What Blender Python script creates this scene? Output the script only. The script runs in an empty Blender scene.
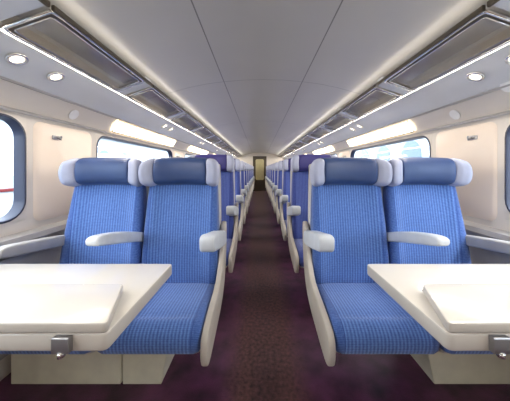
import bpy, bmesh, math, random
from mathutils import Vector, Matrix
random.seed(4)
scene=bpy.context.scene
COL=scene.collection
CZ=1.18; CX=-0.04
WX=1.48
YEND=12.0; YBACK=-1.3

# ---------------------------------------------------------------- materials
def mat(name,col,rough=.5,metal=0,var=.06,scale=12,bump=0,coat=0,emis=None,estr=0,bscale=200):
    m=bpy.data.materials.new(name); m.use_nodes=True
    nt=m.node_tree; b=nt.nodes['Principled BSDF']
    tc=nt.nodes.new('ShaderNodeTexCoord'); n=nt.nodes.new('ShaderNodeTexNoise')
    n.inputs['Scale'].default_value=scale; n.inputs['Detail'].default_value=3
    nt.links.new(tc.outputs['Object'],n.inputs['Vector'])
    r=nt.nodes.new('ShaderNodeValToRGB')
    r.color_ramp.elements[0].position=.3; r.color_ramp.elements[1].position=.7
    r.color_ramp.elements[0].color=[c*(1-var) for c in col]+[1]
    r.color_ramp.elements[1].color=[min(1,c*(1+var)) for c in col]+[1]
    nt.links.new(n.outputs['Fac'],r.inputs['Fac'])
    nt.links.new(r.outputs['Color'],b.inputs['Base Color'])
    b.inputs['Roughness'].default_value=rough; b.inputs['Metallic'].default_value=metal
    b.inputs['Coat Weight'].default_value=coat
    if bump:
        n2=nt.nodes.new('ShaderNodeTexNoise'); n2.inputs['Scale'].default_value=bscale
        nt.links.new(tc.outputs['Object'],n2.inputs['Vector'])
        bp=nt.nodes.new('ShaderNodeBump'); bp.inputs['Strength'].default_value=bump; bp.inputs['Distance'].default_value=.004
        nt.links.new(n2.outputs['Fac'],bp.inputs['Height']); nt.links.new(bp.outputs['Normal'],b.inputs['Normal'])
    if emis:
        b.inputs['Emission Color'].default_value=(*emis,1); b.inputs['Emission Strength'].default_value=estr
    return m

def mathn(nt,op,a,b=None,c=None):
    n=nt.nodes.new('ShaderNodeMath'); n.operation=op
    for i,v in enumerate((a,b,c)):
        if v is None: continue
        if isinstance(v,(int,float)): n.inputs[i].default_value=v
        else: nt.links.new(v,n.inputs[i])
    return n.outputs[0]

def fabric(name,dark,light,period=.0165):
    m=mat(name,light,.85); nt=m.node_tree; b=nt.nodes['Principled BSDF']
    tc=[n for n in nt.nodes if n.type=='TEX_COORD'][0]
    sx=nt.nodes.new('ShaderNodeSeparateXYZ'); nt.links.new(tc.outputs['Object'],sx.inputs[0])
    s=mathn(nt,'SINE',mathn(nt,'MULTIPLY',sx.outputs[0],2*math.pi/period))
    s=mathn(nt,'MULTIPLY_ADD',s,.5,.5)
    inside=mathn(nt,'LESS_THAN',mathn(nt,'ABSOLUTE',sx.outputs[0]),.197)
    s=mathn(nt,'MULTIPLY',s,inside)
    d=mathn(nt,'SINE',mathn(nt,'MULTIPLY',mathn(nt,'ADD',sx.outputs[2],sx.outputs[1]),2*math.pi/.011))
    d=mathn(nt,'MULTIPLY_ADD',d,.12,.0)
    n=nt.nodes.new('ShaderNodeTexNoise'); n.inputs['Scale'].default_value=110
    nt.links.new(tc.outputs['Object'],n.inputs['Vector'])
    f=mathn(nt,'ADD',mathn(nt,'ADD',mathn(nt,'MULTIPLY',s,.6),d),mathn(nt,'MULTIPLY',mathn(nt,'SUBTRACT',n.outputs['Fac'],.25),.8))
    f=mathn(nt,'MINIMUM',mathn(nt,'MAXIMUM',f,0),1)
    # seam between ribbed centre and plain bolster
    seam=mathn(nt,'LESS_THAN',mathn(nt,'ABSOLUTE',mathn(nt,'SUBTRACT',mathn(nt,'ABSOLUTE',sx.outputs[0]),.199)),.0025)
    f=mathn(nt,'MULTIPLY',f,mathn(nt,'SUBTRACT',1.0,seam))
    mx=nt.nodes.new('ShaderNodeMix'); mx.data_type='RGBA'
    mx.inputs[6].default_value=(*dark,1); mx.inputs[7].default_value=(*light,1)
    nt.links.new(f,mx.inputs[0]); nt.links.new(mx.outputs[2],b.inputs['Base Color'])
    bp=nt.nodes.new('ShaderNodeBump'); bp.inputs['Strength'].default_value=.35; bp.inputs['Distance'].default_value=.003
    nt.links.new(f,bp.inputs['Height']); nt.links.new(bp.outputs['Normal'],b.inputs['Normal'])
    b.inputs['Sheen Weight'].default_value=.35
    return m

M={}
M['fab']=fabric('seat_fabric_blue',(.025,.075,.28),(.135,.27,.64))
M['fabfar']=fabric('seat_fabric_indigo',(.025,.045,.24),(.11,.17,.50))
M['headblue']=mat('headrest_blue',(.024,.055,.165),.42,bump=.15)
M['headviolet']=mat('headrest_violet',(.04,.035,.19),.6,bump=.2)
M['wing']=mat('headrest_wing_lavender',(.37,.40,.53),.6,bump=.15)
M['cream']=mat('cream_plastic',(.50,.46,.40),.4)
M['creamcool']=mat('armrest_plastic',(.60,.64,.68),.38)
M['armwall']=mat('armrest_plastic_grey',(.40,.39,.38),.4)
M['shell']=mat('seat_shell_plastic',(.55,.54,.52),.4)
M['ped']=mat('pedestal_cream',(.72,.69,.54),.45)
M['wall']=mat('wall_cream',(.66,.61,.55),.4,var=.03,scale=3)
M['panel']=mat('wall_panel_cream',(.78,.67,.57),.35,var=.03,scale=3)
M['cove']=mat('cove_bluegrey',(.60,.61,.63),.35,var=.04,scale=3)
M['dark']=mat('dark_rubber',(.012,.018,.05),.4)
M['ledge']=mat('ledge_grey',(.32,.31,.31),.45)
M['table']=mat('table_laminate',(.82,.78,.70),.16,var=.02,scale=5,coat=.5)
M['tableedge']=mat('table_edge',(.54,.51,.46),.3,var=.02)
M['chrome']=mat('chrome',(.78,.76,.72),.16,1,.02)
M['steel']=mat('brushed_steel',(.35,.35,.36),.35,.8)
M['brown']=mat('rack_bronze',(.085,.07,.052),.3,.5)
M['red']=mat('red_paint',(.16,.012,.012),.4)
M['lamp']=mat('lamp_lens',(1,.95,.85),.4,emis=(1,.88,.68),estr=3)
M['strip']=mat('light_diffuser',(1,.93,.8),.4,emis=(1,.84,.60),estr=8)
M['white']=mat('white_sticker',(.8,.8,.8),.4)
M['blacksoft']=mat('dark_plastic',(.03,.03,.035),.5)

def glassmat(name,tint,gl=.08,rough=.02):
    m=bpy.data.materials.new(name); m.use_nodes=True; nt=m.node_tree
    for n in list(nt.nodes):
        if n.type!='OUTPUT_MATERIAL': nt.nodes.remove(n)
    out=[n for n in nt.nodes][0]
    t=nt.nodes.new('ShaderNodeBsdfTransparent'); g=nt.nodes.new('ShaderNodeBsdfGlossy')
    g.inputs['Roughness'].default_value=rough
    tc=nt.nodes.new('ShaderNodeTexCoord'); no=nt.nodes.new('ShaderNodeTexNoise'); no.inputs['Scale'].default_value=3
    nt.links.new(tc.outputs['Object'],no.inputs['Vector'])
    r=nt.nodes.new('ShaderNodeValToRGB')
    r.color_ramp.elements[0].color=[c*.96 for c in tint]+[1]; r.color_ramp.elements[1].color=[*tint,1]
    nt.links.new(no.outputs['Fac'],r.inputs['Fac']); nt.links.new(r.outputs['Color'],t.inputs['Color'])
    mx=nt.nodes.new('ShaderNodeMixShader'); mx.inputs[0].default_value=gl
    nt.links.new(t.outputs[0],mx.inputs[1]); nt.links.new(g.outputs[0],mx.inputs[2]); nt.links.new(mx.outputs[0],out.inputs['Surface'])
    return m
M['glass']=glassmat('window_glass',(.93,.97,1),.06)
M['smoke']=glassmat('smoked_glass',(.80,.75,.66),.22,.15)

def ceilmat():
    m=mat('ceiling_satin',(.55,.525,.48),.34,var=.03,scale=1.2,coat=.1); nt=m.node_tree; b=nt.nodes['Principled BSDF']
    ramp=[n for n in nt.nodes if n.type=='VALTORGB'][0]
    tc=[n for n in nt.nodes if n.type=='TEX_COORD'][0]
    sx=nt.nodes.new('ShaderNodeSeparateXYZ'); nt.links.new(tc.outputs['Object'],sx.inputs[0])
    ax=mathn(nt,'ABSOLUTE',sx.outputs[0])
    l1=mathn(nt,'LESS_THAN',mathn(nt,'ABSOLUTE',mathn(nt,'SUBTRACT',ax,.38)),.004)
    fy=mathn(nt,'ABSOLUTE',mathn(nt,'SUBTRACT',mathn(nt,'FRACT',mathn(nt,'DIVIDE',mathn(nt,'ADD',sx.outputs[1],6.35),1.9)),.5))
    l2=mathn(nt,'LESS_THAN',fy,.0016)
    l=mathn(nt,'MAXIMUM',l1,l2)
    mx=nt.nodes.new('ShaderNodeMix'); mx.data_type='RGBA'; mx.inputs[7].default_value=(.12,.11,.10,1)
    nt.links.new(mathn(nt,'MULTIPLY',l,.8),mx.inputs[0]); nt.links.new(ramp.outputs[0],mx.inputs[6]); nt.links.new(mx.outputs[2],b.inputs['Base Color'])
    return m
M['ceil']=ceilmat()
def floormat():
    m=mat('carpet_plum',(.05,.018,.035),.5,bump=.4); nt=m.node_tree; b=nt.nodes['Principled BSDF']
    ramp=[n for n in nt.nodes if n.type=='VALTORGB'][0]; 
    ramp.color_ramp.elements[0].color=(.020,.006,.014,1); ramp.color_ramp.elements[1].color=(.11,.028,.075,1)
    nz=[n for n in nt.nodes if n.type=='TEX_NOISE'][0]; nz.inputs['Scale'].default_value=7; nz.inputs['Detail'].default_value=9
    tc=[n for n in nt.nodes if n.type=='TEX_COORD'][0]
    sx=nt.nodes.new('ShaderNodeSeparateXYZ'); nt.links.new(tc.outputs['Object'],sx.inputs[0])
    ax=mathn(nt,'ABSOLUTE',sx.outputs[0])
    mr=nt.nodes.new('ShaderNodeMapRange'); mr.inputs[1].default_value=.14; mr.inputs[2].default_value=.26; mr.inputs[3].default_value=1; mr.inputs[4].default_value=0
    nt.links.new(ax,mr.inputs[0])
    n2=nt.nodes.new('ShaderNodeTexNoise'); n2.inputs['Scale'].default_value=45; n2.inputs['Detail'].default_value=5; nt.links.new(tc.outputs['Object'],n2.inputs['Vector'])
    r2=nt.nodes.new('ShaderNodeValToRGB'); r2.color_ramp.elements[0].position=.3; r2.color_ramp.elements[1].position=.7
    r2.color_ramp.elements[0].color=(.025,.010,.011,1); r2.color_ramp.elements[1].color=(.13,.050,.046,1)
    nt.links.new(n2.outputs['Fac'],r2.inputs['Fac'])
    mx=nt.nodes.new('ShaderNodeMix'); mx.data_type='RGBA'
    nt.links.new(mr.outputs[0],mx.inputs[0]); nt.links.new(ramp.outputs[0],mx.inputs[6]); nt.links.new(r2.outputs[0],mx.inputs[7])
    nt.links.new(mx.outputs[2],b.inputs['Base Color'])
    return m
M['floor']=floormat()

# ---------------------------------------------------------------- helpers
def mkobj(name,verts,faces,mats,smooth=False,fm=None,parent=None,label=None,cat=None,kind=None,group=None,loc=None):
    me=bpy.data.meshes.new(name); me.from_pydata([tuple(v) for v in verts],[],faces); 
    bm=bmesh.new(); bm.from_mesh(me); bmesh.ops.recalc_face_normals(bm,faces=bm.faces); bm.to_mesh(me); bm.free()
    if not isinstance(mats,(list,tuple)): mats=[mats]
    for m in mats: me.materials.append(m)
    if fm:
        for p,i in zip(me.polygons,fm): p.material_index=i
    if smooth:
        me.polygons.foreach_set('use_smooth',[True]*len(me.polygons))
        try: me.set_sharp_from_angle(angle=math.radians(50))
        except Exception: pass
    o=bpy.data.objects.new(name,me); COL.objects.link(o)
    tag(o,label,cat,kind,group)
    if parent: o.parent=parent
    if loc: o.location=loc
    return o
def tag(o,label=None,cat=None,kind=None,group=None):
    if label:o['label']=label
    if cat:o['category']=cat
    if kind:o['kind']=kind
    if group:o['group']=group
def empty(name,loc,label,cat,group=None):
    e=bpy.data.objects.new(name,None); e.empty_display_size=.1; e.location=loc; COL.objects.link(e); tag(e,label,cat,None,group); return e

def chaikin(pts,it=2):
    pts=[Vector(p) for p in pts]
    for _ in range(it):
        q=[]
        for i in range(len(pts)):
            a,b=pts[i],pts[(i+1)%len(pts)]
            q+= [a*.78+b*.22,a*.22+b*.78]
        pts=q
    return pts
def inset(pts,d):
    n=len(pts); A=sum(pts[i].x*pts[(i+1)%n].y-pts[(i+1)%n].x*pts[i].y for i in range(n))
    s=1 if A>0 else -1; out=[]
    for i in range(n):
        t=(pts[(i+1)%n]-pts[i-1]).normalized()
        out.append(pts[i]+Vector((-t.y,t.x))*s*d)
    return out
def prof(name,pts,x0,x1,r,mt,nx=10,deform=None,smoothit=2,parent=None,**kw):
    """side silhouette (y,z) swept across x, with rounded flanks"""
    P=chaikin(pts,smoothit); rings=[]
    st=[(x0+r*(1-math.cos(math.radians(a))), r*(1-math.sin(math.radians(a)))) for a in (0,25,50,90)]
    xs=[(x0+r+(x1-x0-2*r)*i/nx,0) for i in range(1,nx)]
    en=[(x1-(p[0]-x0),p[1]) for p in reversed(st)]
    for x,d in st+xs+en:
        q=inset(P,d) if d>0 else P
        ring=[]
        for p in q:
            v=Vector((x,p.x,p.y))
            if deform: v=deform(v)
            ring.append(v)
        rings.append(ring)
    n=len(P); V=[v for R in rings for v in R]; F=[]
    for i in range(len(rings)-1):
        for j in range(n):
            a=i*n+j; b=i*n+(j+1)%n; F.append((a,b,b+n,a+n))
    F.append(tuple(range(n))); F.append(tuple(range((len(rings)-1)*n,len(rings)*n)))
    return mkobj(name,V,F,mt,True,parent=parent,**kw)
def prism(name,outline,z0,z1,bev,mt,parent=None,fm_edge=None,**kw):
    P=[Vector(p) for p in outline]; n=len(P)
    L=[(bev,z0),(bev*.3,z0+bev*.3),(0,z0+bev),(0,z1-bev),(bev*.3,z1-bev*.3),(bev,z1)]
    V=[];F=[]
    for d,z in L:
        q=inset(P,d) if d>0 else P
        V+=[(p.x,p.y,z) for p in q]
    for i in range(5):
        for j in range(n):
            a=i*n+j;b=i*n+(j+1)%n;F.append((a,b,b+n,a+n))
    F.append(tuple(range(n)));F.append(tuple(range(5*n,6*n)))
    mats=mt; fm=None
    if fm_edge is not None:
        fm=[1]*(4*n)+[0]*n+[1,0]
    return mkobj(name,V,F,mats,True,fm=fm,parent=parent,**kw)
def rrect(cx,cy,hw,hh,r,k=6):
    out=[]
    for (sx,sy,a0) in ((1,1,0),(-1,1,90),(-1,-1,180),(1,-1,270)):
        for i in range(k+1):
            a=math.radians(a0+90*i/k)
            out.append((cx+sx*(hw-r)+r*math.cos(a),cy+sy*(hh-r)+r*math.sin(a)))
    return out
def rpoly(pts,r,k=5):
    out=[];n=len(pts)
    for i in range(n):
        p=Vector(pts[i]);a=(Vector(pts[i-1])-p).normalized();b=(Vector(pts[(i+1)%n])-p).normalized()
        A=p+a*r;B=p+b*r
        for j in range(k+1):
            t=j/k; out.append((1-t)**2*A+2*t*(1-t)*p+t*t*B)
    return out
def box(name,x0,x1,y0,y1,z0,z1,mt,parent=None,bev=.004,**kw):
    return prism(name,[(x0,y0),(x1,y0),(x1,y1),(x0,y1)],z0,z1,bev,mt,parent,**kw)
def tube(name,path,r,mt,parent=None,closed=False,k=8,**kw):
    P=[Vector(p) for p in path];n=len(P);V=[];F=[]
    for i,p in enumerate(P):
        if closed: t=(P[(i+1)%n]-P[i-1]).normalized()
        else: t=(P[min(i+1,n-1)]-P[max(i-1,0)]).normalized()
        up=Vector((0,0,1)) if abs(t.z)<.9 else Vector((1,0,0))
        u=t.cross(up).normalized();w=t.cross(u)
        for j in range(k):
            a=2*math.pi*j/k;V.append(p+u*math.cos(a)*r+w*math.sin(a)*r)
    m=n if closed else n-1
    for i in range(m):
        for j in range(k):
            a=i*k+j;b=i*k+(j+1)%k;c=((i+1)%n)*k+(j+1)%k;d=((i+1)%n)*k+j;F.append((a,b,c,d))
    if not closed: F.append(tuple(range(k)));F.append(tuple(range((n-1)*k,n*k)))
    return mkobj(name,V,F,mt,True,parent=parent,**kw)

# ---------------------------------------------------------------- room shell
WIN=[(-.37,1.40),(1.99,3.76),(4.35,6.12),(6.71,8.48),(9.07,10.84)]
WZ0,WZ1=.87,1.495
def wall(name,s):
    ys=sorted([YBACK,YEND]+[y for w in WIN for y in w]); zs=[0,WZ0,WZ1,1.52]
    V=[];F=[]
    for y in ys:
        for z in zs: V.append((s*WX,y,z))
    for i in range(len(ys)-1):
        for j in range(3):
            if j==1 and any(abs(ys[i]-w[0])<1e-6 for w in WIN): continue
            a=i*4+j;F.append((a,a+1,a+5,a+4))
    mkobj(name,V,F,M['wall'],kind='structure',label='cream moulded plastic carriage side wall with windows')
wall('wall_left',-1);wall('wall_right',1)
wn=1
for s in (-1,1):
    for (a,b) in WIN:
        cy=(a+b)/2;cz=(WZ0+WZ1)/2;hw=(b-a)/2;hh=(WZ1-WZ0)/2
        rings=[(rrect(cy,cz,hw+.002,hh+.002,.001),0),(rrect(cy,cz,hw-.004,hh-.004,.12),-.008),(rrect(cy,cz,hw-.016,hh-.016,.11),-.012),(rrect(cy,cz,hw-.022,hh-.022,.10),.0),(rrect(cy,cz,hw-.024,hh-.024,.10),.05)]
        V=[];F=[];fm=[];n=len(rings[0][0])
        for R,dx in rings: V+=[(s*(WX+dx),p[0],p[1]) for p in R]
        for i in range(4):
            for j in range(n):
                q=i*n+j;w=i*n+(j+1)%n;F.append((q,w,w+n,q+n));fm.append(0 if i<1 else 1)
        w=mkobj('window_%d'%wn,V,F,[M['wall'],M['dark']],True,fm=fm,kind='structure',label='wide rounded carriage window with dark rubber gasket')
        R=rrect(cy,cz,hw-.023,hh-.023,.10)
        mkobj('window_glass',[(s*(WX+.04),p[0],p[1]) for p in R],[tuple(range(n))],M['glass'],parent=w)
        wn+=1
mkobj('floor',[(-WX,YBACK,0),(WX,YBACK,0),(WX,YEND,0),(-WX,YEND,0)],[(0,1,2,3)],M['floor'],kind='structure',label='dark plum carpet with brownish aisle strip')
half=[(1.48,1.52),(1.472,1.56),(1.44,1.615),(1.40,1.66),(1.28,1.742),(1.14,1.805),(1.12,1.86),(1.0,1.895),(.90,1.92),(.72,1.97),(.55,2.005),(.40,2.025),(.2,2.043),(0,2.048)]
pr=[(-x,z) for x,z in half]+[(x,z) for x,z in reversed(half[:-1])]
V=[];F=[];fm=[];n=len(pr);NY=14
for i in range(NY+1):
    y=YBACK+(YEND-YBACK)*i/NY
    V+=[(x,y,z) for x,z in pr]
for i in range(NY):
    for j in range(n-1):
        a=i*n+j;F.append((a,a+1,a+n+1,a+n)); k=j if j<n//2 else n-2-j
        fm.append(1 if k<3 else (2 if k<5 else 0))
mkobj('ceiling',V,F,[M['ceil'],M['wall'],M['cove']],True,fm=fm,kind='structure',label='curved satin grey-beige vaulted carriage ceiling')
def endwall(name,y,door):
    if door:
        dw=.36;dz=1.86
        V=[(-WX,y,0),(-dw,y,0),(-dw,y,dz),(-dw,y,2.06),(-WX,y,2.06),(dw,y,0),(WX,y,0),(WX,y,2.06),(dw,y,2.06),(dw,y,dz)]
        F=[(0,1,2,3,4),(5,6,7,8,9),(2,9,8,3)]
    else:
        V=[(-WX,y,0),(WX,y,0),(WX,y,2.06),(-WX,y,2.06)];F=[(0,1,2,3)]
    mkobj(name,V,F,M['wall'],kind='structure',label='cream end partition of the carriage')
endwall('wall_back',YEND,True);endwall('wall_front',YBACK,False)
d=mkobj('door_1',[(x,YEND+.03,z) for x,z in rrect(0,.93,.36,.93,.01)]+[(x,YEND+.03,z) for x,z in rrect(0,1.15,.22,.55,.08)],
    [(j,(j+1)%28,28+(j+1)%28,28+j) for j in range(28)],M['brown'],kind='structure',label='dark end door with tall glass pane')
mkobj('door_glass',[(x,YEND+.03,z) for x,z in rrect(0,1.15,.22,.55,.08)],[tuple(range(28))],M['glass'],parent=d)
mv=mat('vestibule_wall',(.60,.54,.36),.5)
mkobj('wall_vestibule',[(-.7,YEND,0),(-.7,YEND+1.2,0),(.7,YEND+1.2,0),(.7,YEND,0),(-.7,YEND,2.1),(-.7,YEND+1.2,2.1),(.7,YEND+1.2,2.1),(.7,YEND,2.1)],
   [(0,1,5,4),(1,2,6,5),(2,3,7,6),(4,5,6,7),(0,1,2,3)],mv,kind='structure',label='pale yellow vestibule walls seen through end door')
e=empty('vestibule_lamp',(0,YEND+.6,2.08),'small square ceiling lamp in the vestibule','light')
box('lamp_housing',-.12,.12,-.12,.12,-.01,.015,M['steel'],e)
box('lamp_lens',-.1,.1,-.1,.1,-.02,-.008,mat('vestibule_lens',(1,.9,.6),.4,emis=(1,.87,.6),estr=45),e)

tn=1
for s in (-1,1):
    def tr(pts,mt,lab):
        global tn
        V=[];F=[];n=len(pts)
        for y in (YBACK+.01,YEND-.01): V+=[(s*x,y,z) for x,z in pts]
        for j in range(n): F.append((j,(j+1)%n,n+(j+1)%n,n+j))
        F.append(tuple(range(n)));F.append(tuple(range(n,2*n)))
        mkobj('trim_%d'%tn,V,F,mt,kind='structure',label=lab);tn+=1
    tr([(1.478,.80),(1.41,.79),(1.40,.76),(1.415,.72),(1.478,.70)],M['ledge'],'grey plastic ledge running below the windows')
    tr([(1.478,.69),(1.44,.68),(1.43,.15),(1.478,.12)],M['ledge'],'grey lower side wall lining and heater cover')
    tr([(1.478,1.515),(1.462,1.51),(1.46,1.525),(1.472,1.535)],M['ledge'],'thin grey trim above the windows')
    tr([(1.40,1.655),(1.385,1.653),(1.383,1.664),(1.395,1.672)],M['ledge'],'thin trim between wall and cove')
    tr([(1.165,1.782),(1.14,1.776),(1.125,1.80),(1.128,1.86),(1.142,1.86),(1.15,1.80)],M['cream'],'cream rack support edge along the cove')
for s in (-1,1):
    gaps=[(WIN[i][1],WIN[i+1][0]) for i in range(len(WIN)-1)]
    for gi,(a,b) in enumerate(gaps):
        R0=rrect((a+b)/2,1.165,(b-a)/2-.045,.325,.05);R1=rrect((a+b)/2,1.165,(b-a)/2-.06,.31,.045)
        n=len(R0);V=[(s*WX,p[0],p[1]) for p in R0]+[(s*(WX-.014),p[0],p[1]) for p in R1];F=[(j,(j+1)%n,n+(j+1)%n,n+j) for j in range(n)]+[tuple(range(n,2*n))]
        mkobj('trim_%d'%tn,V,F,M['panel'],True,kind='structure',label='rounded warm cream wall panel between windows');tn+=1
        cy=(a+b)/2-.1
        h=empty('coat_hook',(s*(WX-.014),cy,1.40),'small metal coat hook on cream wall panel','coat hook','coat hooks between windows')
        m1=prism('hook_plate',rrect(0,0,.035,.014,.006,3),0,.006,.002,M['steel'],parent=h);m1.rotation_euler=(0,-s*math.pi/2,0)
        m1.data.transform(Matrix.Rotation(math.pi/2,4,'Z'))
        tube('hook_arm',[(0,0,0),(-s*.02,0,-.005),(-s*.035,0,-.015),(-s*.038,0,0.0),(-s*.036,0,.012)],.005,M['steel'],parent=h)

g='light panels above the windows'
for s in (-1,1):
    for (a,b) in WIN[1:]:
        a2,b2=a+.2,b-.05
        e=empty('light_panel',(0,0,0),'warm glowing light panel set above the window','light',g)
        def pt(t,y,off=0):
            x=1.470+(1.405-1.470)*t;z=1.55+(1.65-1.55)*t
            return (s*(x-off),y,z-off*.5)
        V=[pt(.0,a2,.012),pt(1,a2,.012),pt(1,b2,.012),pt(0,b2,.012)]
        mkobj('diffuser',V,[(0,1,2,3)],M['strip'],parent=e)
        tube('diffuser_frame',[pt(0,a2,.012),pt(1,a2,.012),pt(1,b2,.012),pt(0,b2,.012)],.006,M['cream'],parent=e,closed=True)
rl_y=[1.15,1.37]+[y for i in range(5) for y in (2.95+i*1.8,3.17+i*1.8)]
for s in (-1,1):
    for y in rl_y:
        e=empty('reading_light',(s*1.27,y,1.742),'round recessed reading light with chrome ring','light','reading lights along the cove')
        nx=Vector((-s*.14,0,-.26)).normalized();e.rotation_euler=nx.to_track_quat('Z','Y').to_euler()
        tube('light_ring',[(math.cos(t*math.pi/12)*.036,math.sin(t*math.pi/12)*.036,.004) for t in range(24)],.009,M['chrome'],parent=e,closed=True)
        prism('lens',[(math.cos(t*math.pi/10)*.028,math.sin(t*math.pi/10)*.028) for t in range(20)],0.0,.006,.002,M['lamp'],parent=e)
for s,y,x,z in ((-1,1.72,1.455,1.595),(1,1.72,1.455,1.595),(1,1.30,1.40,1.66)):
    e=mkobj('round_sticker',[(math.cos(t*math.pi/12)*.04,math.sin(t*math.pi/12)*.04,.008) for t in range(24)]+[(math.cos(t*math.pi/12)*.04,math.sin(t*math.pi/12)*.04,.004) for t in range(24)],[tuple(range(24)),tuple(range(24,48))]+[(j,(j+1)%24,24+(j+1)%24,24+j) for j in range(24)],M['white'],label='small round white sign on the cream cove panel',cat='sign')
    e.location=(s*(x-.005),y,z);e.rotation_euler=Vector((-s*.8,0,-.5)).to_track_quat('Z','Y').to_euler()

# ---------------------------------------------------------------- luggage racks
rack_y=[.06+.905*i for i in range(13)]
for s in (-1,1):
    for y0 in rack_y:
        L=.775;e=empty('luggage_rack',(0,y0,0),'smoked glass luggage rack section in a bright metal frame','luggage rack','overhead luggage rack sections')
        def P(u,v,off=0): return (s*(1.135-.215*u),v,1.78+.075*u-off)
        R=rrect(.5,L/2,.5,L/2,.05,4)
        tube('rack_frame',[P(u,v) for u,v in R],.009,M['chrome'],parent=e,closed=True)
        R2=rrect(.5,L/2,.40,L/2-.024,.04,4)
        n=len(R2);mkobj('shelf_edge',[P(u,v,.004) for u,v in R]+[P(u,v,.004) for u,v in R2],[(j,(j+1)%n,n+(j+1)%n,n+j) for j in range(n)],M['brown'],parent=e)
        tube('inner_frame',[P(u,v,.004) for u,v in R2],.003,M['chrome'],parent=e,closed=True,k=6)
        mkobj('glass_shelf',[P(u,v) for u,v in R2],[tuple(range(n))],M['smoke'],parent=e)
        B=[P(-.02,L+.015),P(1.0,L+.015),P(1.0,L+.10),P(-.02,L+.10)]
        Vb=[Vector(b) for b in B]+[Vector(b)+Vector((0,0,.045)) for b in B]
        mkobj('rack_bracket',Vb,[(0,1,2,3),(4,5,6,7),(0,1,5,4),(1,2,6,5),(2,3,7,6),(3,0,4,7)],M['cove'],parent=e)
        box('inner_rail',min(s*.905,s*.92),max(s*.905,s*.92),-.005,L+.105,1.850,1.875,M['brown'],parent=e,bev=.003)

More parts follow.
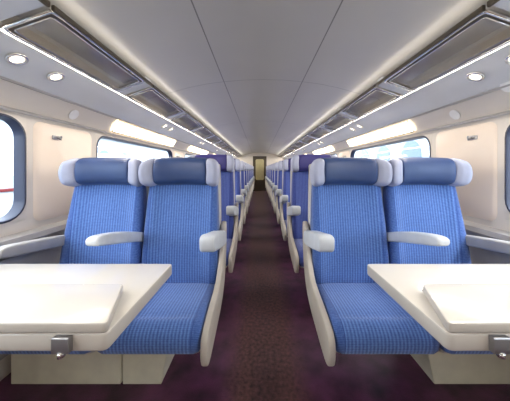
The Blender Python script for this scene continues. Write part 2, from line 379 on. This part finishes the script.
# ---------------------------------------------------------------- seats
def seat(style,s,aisle):
    tall=.0 if (style==0 or not aisle) else .08
    fab=M['fab'] if style==0 else M['fabfar'];hd=M['headblue'] if style==0 else M['headviolet']
    wg=M['wing']
    e=bpy.data.objects.new('train_seat',None);e.empty_display_size=.1;COL.objects.link(e)
    zt=1.12+tall
    def dback(v):
        t=min(1,max(0,(v.z-.42)/(zt-.42)))
        w=1.01-.08*t+.02*math.sin(t*math.pi)
        if not aisle and v.x*s>0: w+=.16*(1-t)**1.2
        fx=abs(v.x)/.24
        v=v.copy()
        if v.y< .03+.09*t: v.y+=.03*max(0,1-(fx/.8)**4)
        v.x*=w
        return v
    prof('backrest',[(-.075,.42),(-.085,.50),(-.080,.62),(-.055,.80),(-.025,.98),(.00,zt),(.07,zt+.01),(.085,.98),(.06,.7),(.04,.42)],-.24,.24,.03,fab,nx=20,deform=dback,parent=e)
    prof('backrest_shell',[(.03,.38),(.055,.7),(.075,zt-.05),(.09,zt+.09),(.12,zt+.10),(.13,zt-.05),(.12,.7),(.10,.36)],-.245,.245,.02,M['shell'],nx=8,deform=lambda v:Vector((v.x*(1-.04*max(0,(v.z-.4)/.7)),v.y,v.z)),parent=e)
    hz=zt-.035
    hp=[(-.015,hz),(-.045,hz+.02),(-.055,hz+.085),(-.042,hz+.155),(.02,hz+.178),(.08,hz+.155),(.095,hz+.08),(.085,hz+.0),(.03,hz-.012)]
    h=prof('headrest',hp,-.168,.168,.012,hd,nx=10,deform=lambda v:Vector((v.x,v.y-.8*v.x*v.x,v.z-.2*v.x*v.x)),parent=e)
    for q in (-1,1):
        def dw(v,q=q):
            f=(abs(v.x)-.15)/.085
            return Vector((v.x+q*.012*math.sin(max(0,min(1,(v.z-hz)/.17))*math.pi),v.y-.8*v.x*v.x-.01*f,v.z-.2*v.x*v.x-.006*f*f))
        x0,x1=(.156,.234) if q>0 else (-.234,-.156)
        wp=[(a-.006 if a<.02 else a,b) for a,b in hp]
        prof('headrest_wing',wp,x0,x1,.026,wg,nx=5,deform=dw,parent=h,label='pale lavender curved headrest wing')
    def dc(v):
        fx=abs(v.x)/.24;v=v.copy()
        if v.z>.42 and v.y>-.42:v.z-=.014*max(0,1-fx**3)
        return v
    prof('seat_cushion',[(0,.36),(-.30,.33),(-.42,.325),(-.475,.335),(-.49,.38),(-.485,.43),(-.44,.468),(-.34,.478),(-.18,.47),(-.02,.465),(.02,.42)],-.24,.24,.035,fab,nx=12,deform=dc,parent=e)
    prof('seat_pan',[(0,.30),(-.30,.295),(-.43,.305),(-.45,.335),(-.2,.35),(.03,.36)],-.225,.225,.015,M['shell'],nx=3,parent=e)
    def arm(xc,w,front=-.40,zf=.855,zr=.75,th=.07,mt=None):
        f=front
        return prof('armrest',[(.04,zr),(-.10,zr+(zf-zr)*.40),(-.25,zr+(zf-zr)*.75),(f+.03,zf),(f-.005,zf-.012),(f,zf-th+.012),(f+.04,zf-th),(-.15,zr+(zf-zr)*.45-th),(.04,zr-th)],xc-w/2,xc+w/2,.011,mt or M['creamcool'],nx=3,parent=e)
    if aisle:
        arm(-s*.246,.080,-.37,.845,.765,.092)
        xi=-s*.260
        prof('side_panel',[(.13,.82),(.04,.80),(.0,.70),(-.06,.58),(-.14,.50),(-.40,.46),(-.49,.43),(-.505,.36),(-.485,.285),(-.42,.275),(-.10,.34),(.02,.42),(.09,.55)],xi-.016,xi+.016,.008,M['cream'],nx=2,parent=e)
        prof('support_bracket',[(-.02,.36),(-.26,.36),(-.16,.26),(.05,.26)],-.2,.2,.01,M['blacksoft'],nx=2,parent=e)
    else:
        arm(-s*.222,.06,-.45,.865,.745,.055);arm(s*.262,.06,-.42,.80,.74,.06,M['armwall'])
    pz=None
    if aisle and s<0: pz=(-.243,-.03,.03)
    if not aisle: pz=(-.36,.243,.243) if s<0 else (.36,-.12,-.19)
    if pz:
        xa,xb,xt=pz
        Vp=[(xa,-.26,0),(xb,-.26,0),(xt,-.26,.34),(xa,-.26,.34),(xa,.05,0),(xb,.05,0),(xt,.05,.34),(xa,.05,.34)]
        pd=mkobj('pedestal',Vp,[(0,1,2,3),(4,5,6,7),(0,1,5,4),(1,2,6,5),(2,3,7,6),(3,0,4,7)],M['ped'],parent=e)
        bv=pd.modifiers.new('bevel','BEVEL');bv.width=.006;bv.segments=2
    return e
lab0={True:'blue striped aisle seat with lavender headrest wings and cream side panel',False:'blue striped window seat with lavender headrest wings beside the wall'}
lab1={True:'indigo striped aisle seat with violet headrest in the row behind',False:'indigo striped window seat with violet headrest in the row behind'}
for s in (-1,1):
    for aisle in (True,False):
        X=s*(.545 if aisle else 1.040)
        e=seat(0,s,aisle);e.location=(X,1.50,0)
        tag(e,lab0[aisle],'seat',None,'front row of table seats')
        m=seat(1,s,aisle);kids=[]
        def walk(o):
            for c in o.children: kids.append(c);walk(c)
        bpy.context.view_layer.update()
        walk(m)
        for i in range(11):
            y=2.42+i*.87
            if i==0: m.location=(X,y,0);tag(m,lab1[aisle],'seat',None,'rows of seats along the aisle');continue
            c=m.copy();c.location=(X,y,0);COL.objects.link(c);mp={m:c}
            for k in kids:
                if i>5 and k.name.split('.')[0] in('support_bracket','seat_pan'): continue
                kc=k.copy();kc.parent=mp[k.parent];COL.objects.link(kc);mp[k]=kc

# ---------------------------------------------------------------- tables
for s in (-1,1):
    xi=-.438 if s<0 else .455;xo=s*1.40
    e=empty('folding_table',(0,0,0),'cream laminate folding table fixed to the wall, leaf folded back','table')
    yf,yn=1.05,.60
    o=[(xi,yf),(xo,yf),(xo,yn),(xi+s*.005,yn)]
    prism('tabletop',rpoly(o,.02),.695,.743,.006,[M['table'],M['tableedge']],parent=e,fm_edge=1)
    o=[(xi+s*.08,.80),(xo,.80),(xo,yn-.005),(xi+s*.0,yn-.005)]
    prism('folded_leaf',rpoly(o,.015),.747,.776,.005,[M['table'],M['tableedge']],parent=e,fm_edge=1)
    box('hinge',min(xi+s*.09,xo),max(xi+s*.09,xo),.803,.812,.742,.750,M['ledge'],parent=e,bev=.002)
    lx=s*.555 if s<0 else s*.59
    l=box('latch',lx-.022,lx+.022,.585,.602,.700,.742,M['steel'],parent=e,bev=.004,label='grey metal release latch')
    prism('latch_button',[(lx+math.cos(t*math.pi/6)*.009,.590+math.sin(t*math.pi/6)*.009) for t in range(12)],.690,.702,.002,M['chrome'],parent=l)
    box('support_beam',min(s*.62,s*1.40),max(s*.62,s*1.40),.70,.90,.65,.700,M['ledge'],parent=e,bev=.01)
    prof('wall_bracket',[(.66,.70),(.94,.70),(.90,.55),(.84,.40),(.76,.40),(.70,.55)],min(s*1.38,s*1.475),max(s*1.38,s*1.475),.01,M['cream'],nx=2,parent=e)
    box('table_leg',min(s*1.30,s*1.24),max(s*1.30,s*1.24),.76,.84,0,.66,M['steel'],parent=e,bev=.01)

# ---------------------------------------------------------------- outside
M['conc']=mat('outside_platform',(.20,.20,.20),.8,var=.1)
M['stone']=mat('outside_stone',(.40,.42,.44),.8,var=.12,scale=.6)
M['bluewin']=mat('outside_window',(.10,.15,.21),.3)
M['trainwhite']=mat('outside_train_body',(.42,.46,.50),.4)
mkobj('ground',[(-60,-40,-2.6),(60,-40,-2.6),(60,80,-2.6),(-60,80,-2.6)],[(0,1,2,3)],M['conc'],kind='structure',label='grey station ground outside the carriage')
e=empty('parked_train',(-4.6,0,-2.6),'pale grey parked train with thin red stripe outside the window','train')
def xprof(name,pts,y0,y1,mt,parent,**kw):
    n=len(pts);V=[(x,y0,z) for x,z in pts]+[(x,y1,z) for x,z in pts]
    return mkobj(name,V,[(j,(j+1)%n,n+(j+1)%n,n+j) for j in range(n)]+[tuple(range(n)),tuple(range(n,2*n))],mt,parent=parent,**kw)
xprof('train_body',[(-1.4,.6),(1.4,.6),(1.45,1.2),(1.45,3.7),(1.3,3.95),(.8,4.15),(-.8,4.15),(-1.3,3.95),(-1.45,3.7),(-1.45,1.2)],-6,22,M['trainwhite'],e)
box('stripe',1.44,1.465,-6,22,3.50,3.54,M['red'],e,label='thin red stripe')
for i in range(13):
    box('train_window',1.44,1.47,-5.4+i*2.1,-4.0+i*2.1,2.3,3.1,M['bluewin'],e)
xprof('train_underframe',[(-1.2,0),(1.2,0),(1.2,.62),(-1.2,.62)],-5,21,M['blacksoft'],e)
def building(x,y0,y1,h,face):
    e=empty('station_building',(x,0,-2.6),'pale stone station building with arched windows','building')
    box('facade',0 if face<0 else -.6,.6 if face<0 else 0,y0,y1,0,h,M['stone'],e)
    box('cornice',-.25,.25,y0,y1,h-.5,h-.15,M['stone'],e,bev=.05)
    k=int((y1-y0)/3)
    for i in range(k):
        yc=y0+1.5+i*3
        zb=3.1
        pts=[(yc-.9,zb),(yc+.9,zb)]+[(yc+.9*math.cos(a*math.pi/8),zb+1.5+.9*math.sin(a*math.pi/8)) for a in range(9)]
        n=len(pts);q=face*.03
        mkobj('arched_window',[(q,p[0],p[1]) for p in pts]+[(0,p[0],p[1]) for p in pts],[tuple(range(n)),tuple(range(n,2*n))]+[(j,(j+1)%n,n+(j+1)%n,n+j) for j in range(n)],M['bluewin'],parent=e)
building(9.0,-6,42,6.6,-1)
building(-14,-8,60,7.0,1)

# ---------------------------------------------------------------- lights
w=bpy.data.worlds.new('World');scene.world=w;w.use_nodes=True
bg=w.node_tree.nodes['Background'];bg.inputs[0].default_value=(.80,.89,1,1);bg.inputs[1].default_value=8.5
def area(name,loc,dirv,sx,sy,power,col):
    l=bpy.data.lights.new(name,'AREA');l.shape='RECTANGLE';l.size=sx;l.size_y=sy;l.energy=power;l.color=col
    o=bpy.data.objects.new(name,l);o.location=loc
    z=-Vector(dirv).normalized();y=Vector((0,1,0));x=y.cross(z);o.rotation_euler=Matrix((x,y,z)).transposed().to_euler()
    COL.objects.link(o);return o
for s in (-1,1):
    area('ceiling_fill_light',(s*.898,5.3,1.868),(-s*.3,0,.95),.02,13,4,(1,.92,.80))  # added fill at the rack edge to brighten the ceiling, not a real fitting
    area('cabin_fill_light',(s*1.2,5.3,1.765),(-s*.6,0,-.8),.05,13,95,(1,.92,.82))  # long strip added below the reading lights to brighten the cabin
sun=bpy.data.lights.new('sun','SUN');sun.energy=3;sun.angle=.05;so=bpy.data.objects.new('sun',sun);so.rotation_euler=(math.radians(25),math.radians(25),0);COL.objects.link(so)

# ---------------------------------------------------------------- camera
cam=bpy.data.cameras.new('camera');co=bpy.data.objects.new('camera',cam);COL.objects.link(co)
co.location=(CX,0,CZ);co.rotation_euler=(math.pi/2,0,0);cam.sensor_width=36;cam.lens=16.0;cam.clip_start=.02
cam.shift_x=-4/510;cam.shift_y=-31.5/510
scene.camera=co
scene.view_settings.view_transform='Standard'
